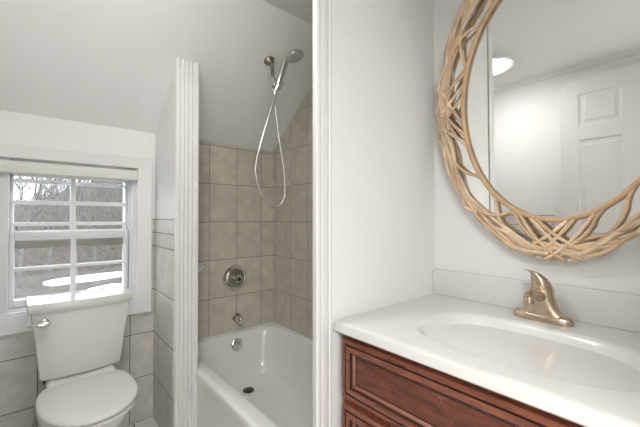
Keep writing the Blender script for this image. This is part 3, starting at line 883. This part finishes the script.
# crossings at the four knots
for q in range(4):
    a0 = q * PI / 2
    for k, (da, s) in enumerate(((-0.20, 1), (-0.09, 1), (0.02, 1), (-0.02, -1), (0.09, -1), (0.20, -1))):
        da += rnd.uniform(-0.04, 0.04)
        w = (0.11 if q % 2 == 0 else 0.13) * rnd.uniform(0.8, 1.3)
        tt = [a0 + da - s * w, a0 + da, a0 + da + s * w, a0 + da + s * w * 1.9]
        twig(tt, [0.04, 0.36, 0.74, 1.04], [0.013, 0.021 + 0.006 * (k % 2), 0.028, 0.018], 0.0066, 'twig' if k % 2 else 'twig_pale')
# forks that leave the band, bend over the gap and run into the inner ring
for q in range(4):
    a0 = q * PI / 2
    for da, s, ln in ((0.36, -1, 0.42), (0.66, -1, 0.36), (0.93, 1, 0.36), (1.22, 1, 0.42), (0.42, 1, 0.34)):
        t0 = a0 + da + rnd.uniform(-0.05, 0.05)
        ln *= rnd.uniform(0.85, 1.2)
        twig([t0 + s * ln * 1.1, t0 + s * ln * 0.8, t0 + s * ln * 0.48, t0 + s * ln * 0.2, t0, t0 - s * 0.10], [0.84, 0.74, 0.58, 0.36, 0.12, 0.0], [0.018, 0.024, 0.024, 0.020, 0.014, 0.011], 0.0066, 'twig')
# short stubs round the outside
for k in range(22):
    t0 = 2 * PI * (k + rnd.uniform(-0.3, 0.3)) / 22
    s = rnd.choice((-1, 1))
    twig([t0, t0 + s * 0.06, t0 + s * 0.12], [0.78, 0.93, 1.05 + rnd.uniform(0, 0.06)], [0.022, 0.026, 0.020], 0.0068, 'twig_pale' if k % 2 else 'twig')

# ------------------------------------------------------------------ outside the window
GZ = -2.9
def gz(x, y):
    u = min(1.0, max(0.0, (y - 31) / 26)); u = u * u * (3 - 2 * u)
    v = min(1.0, max(0.0, (x / max(y, 1) + 0.02) / 0.13))
    return GZ + u * (6.0 + 3.4 * v)
bm = B()
nx, ny = 48, 60
g = [[bm.verts.new((-30 + 60 * i / nx, 4 + 96 * j / ny, gz(-30 + 60 * i / nx, 4 + 96 * j / ny) + 0.08 * math.sin(i * 1.7) * math.cos(j * 1.3))) for j in range(ny + 1)] for i in range(nx + 1)]
for i in range(nx):
    for j in range(ny):
        bm.faces.new((g[i][j], g[i + 1][j], g[i + 1][j + 1], g[i][j + 1]))
struct('ground_exterior', bm, M['soil'], smooth=180)
def snow_patch(bm, cx, cy, rx, ry, rot, seed):
    rs = random.Random(seed)
    am = [rs.uniform(-0.22, 0.22) for _ in range(5)]
    def lp_(f, z):
        out = []
        for k in range(40):
            t = 2 * PI * k / 40
            r_ = f * (1 + sum(am[i] * math.sin((i + 2) * t + i) for i in range(5)) * 0.6)
            x, y = rx * r_ * math.cos(t), ry * r_ * math.sin(t)
            out.append((cx + x * math.cos(rot) - y * math.sin(rot), cy + x * math.sin(rot) + y * math.cos(rot), GZ + z))
        return out
    loft(bm, [lp_(1, -0.1), lp_(0.98, 0.13), lp_(0.9, 0.18), lp_(0.4, 0.22)], False, True)
bm = B()
snow_patch(bm, -0.9, 19.6, 2.6, 1.1, 0.45, 1); snow_patch(bm, 3.3, 21.0, 1.7, 1.7, 0.3, 4); snow_patch(bm, 2.6, 26.5, 2.5, 1.0, 0.3, 3)
o = obj('snow', bm, M['snow'], smooth=60)
tag(o, 'patchy white snow on the brown ground outside the window', 'snow', kind='stuff')

def make_tree(seed, h):
    rs = random.Random(seed)
    bm = B()
    def grow(p, d, ln, r, lev):
        pts = [p]
        dd = d.copy()
        for k in range(4):
            dd = (dd + Vector((rs.uniform(-.12, .12), rs.uniform(-.12, .12), rs.uniform(-.02, .08)))).normalized()
            pts.append(pts[-1] + dd * ln / 4)
        tube(bm, pts, [r * (1 - 0.13 * k) for k in range(5)], 5 if lev < 2 else 3)
        if lev >= 4:
            return
        for k in range(5 if lev else 8):
            i = rs.randint(1, 4) if lev else rs.randint(2, 4)
            a = rs.uniform(0, 2 * PI)
            nd = (dd * 0.75 + Vector((math.cos(a), math.sin(a), rs.uniform(-.1, .7))) * 0.75).normalized()
            grow(pts[i], nd, ln * rs.uniform(.45, .68), r * 0.42, lev + 1)
    grow(Vector((0, 0, 0)), Vector((0, 0, 1)), h * 0.6, h * 0.013, 0)
    return bm
tm = [make_tree(s, 8.5) for s in (3, 11, 29)]
tms = []
for i, b_ in enumerate(tm):
    o = obj('bare_tree', b_, M['bark'], smooth=60)
    tms.append(o)
spots = [(-0.9, 26), (0.6, 31), (1.9, 27), (3.6, 33), (5.2, 29), (-2.6, 33), (2.7, 40), (0.0, 42), (4.9, 42), (6.6, 38), (-4.2, 42), (1.3, 48), (3.6, 50), (7.6, 50), (-1.6, 52), (5.6, 56), (-3.0, 57), (-0.4, 58), (1.8, 59), (3.2, 60), (4.4, 61), (0.6, 62), (-2.0, 62), (7.2, 60)]
rs = random.Random(5)
for i, (x, y) in enumerate(spots):
    o = tms[i % 3] if i < 3 else tms[i % 3].copy()
    if i >= 3:
        C.objects.link(o)
    o.location = (x, y, gz(x, y) - 0.2)
    o.rotation_euler = (0, 0, rs.uniform(0, 6))
    s = rs.uniform(0.8, 1.15); o.scale = (s, s, s)
    tag(o, 'leafless grey tree in the woods outside the window', 'tree', 'bare trees outside the window')
bm = B()
for k in range(3200):
    y = rs.uniform(31, 58); x = rs.uniform(-0.12, 0.26) * y
    h = rs.uniform(0.15, 0.7)
    p0 = Vector((x, y, gz(x, y) - 0.15)); p1 = p0 + Vector((rs.uniform(-.5, .5), rs.uniform(-.5, .5), h)); p2 = p1 + Vector((rs.uniform(-.5, .5), rs.uniform(-.3, .3), h * 0.2))
    tube(bm, [p0, p1, p2], [0.018, 0.012, 0.005], 3)
o = obj('undergrowth', bm, M['brush'])
tag(o, 'tangled brown brushwood below the bare trees outside', 'undergrowth', kind='stuff')
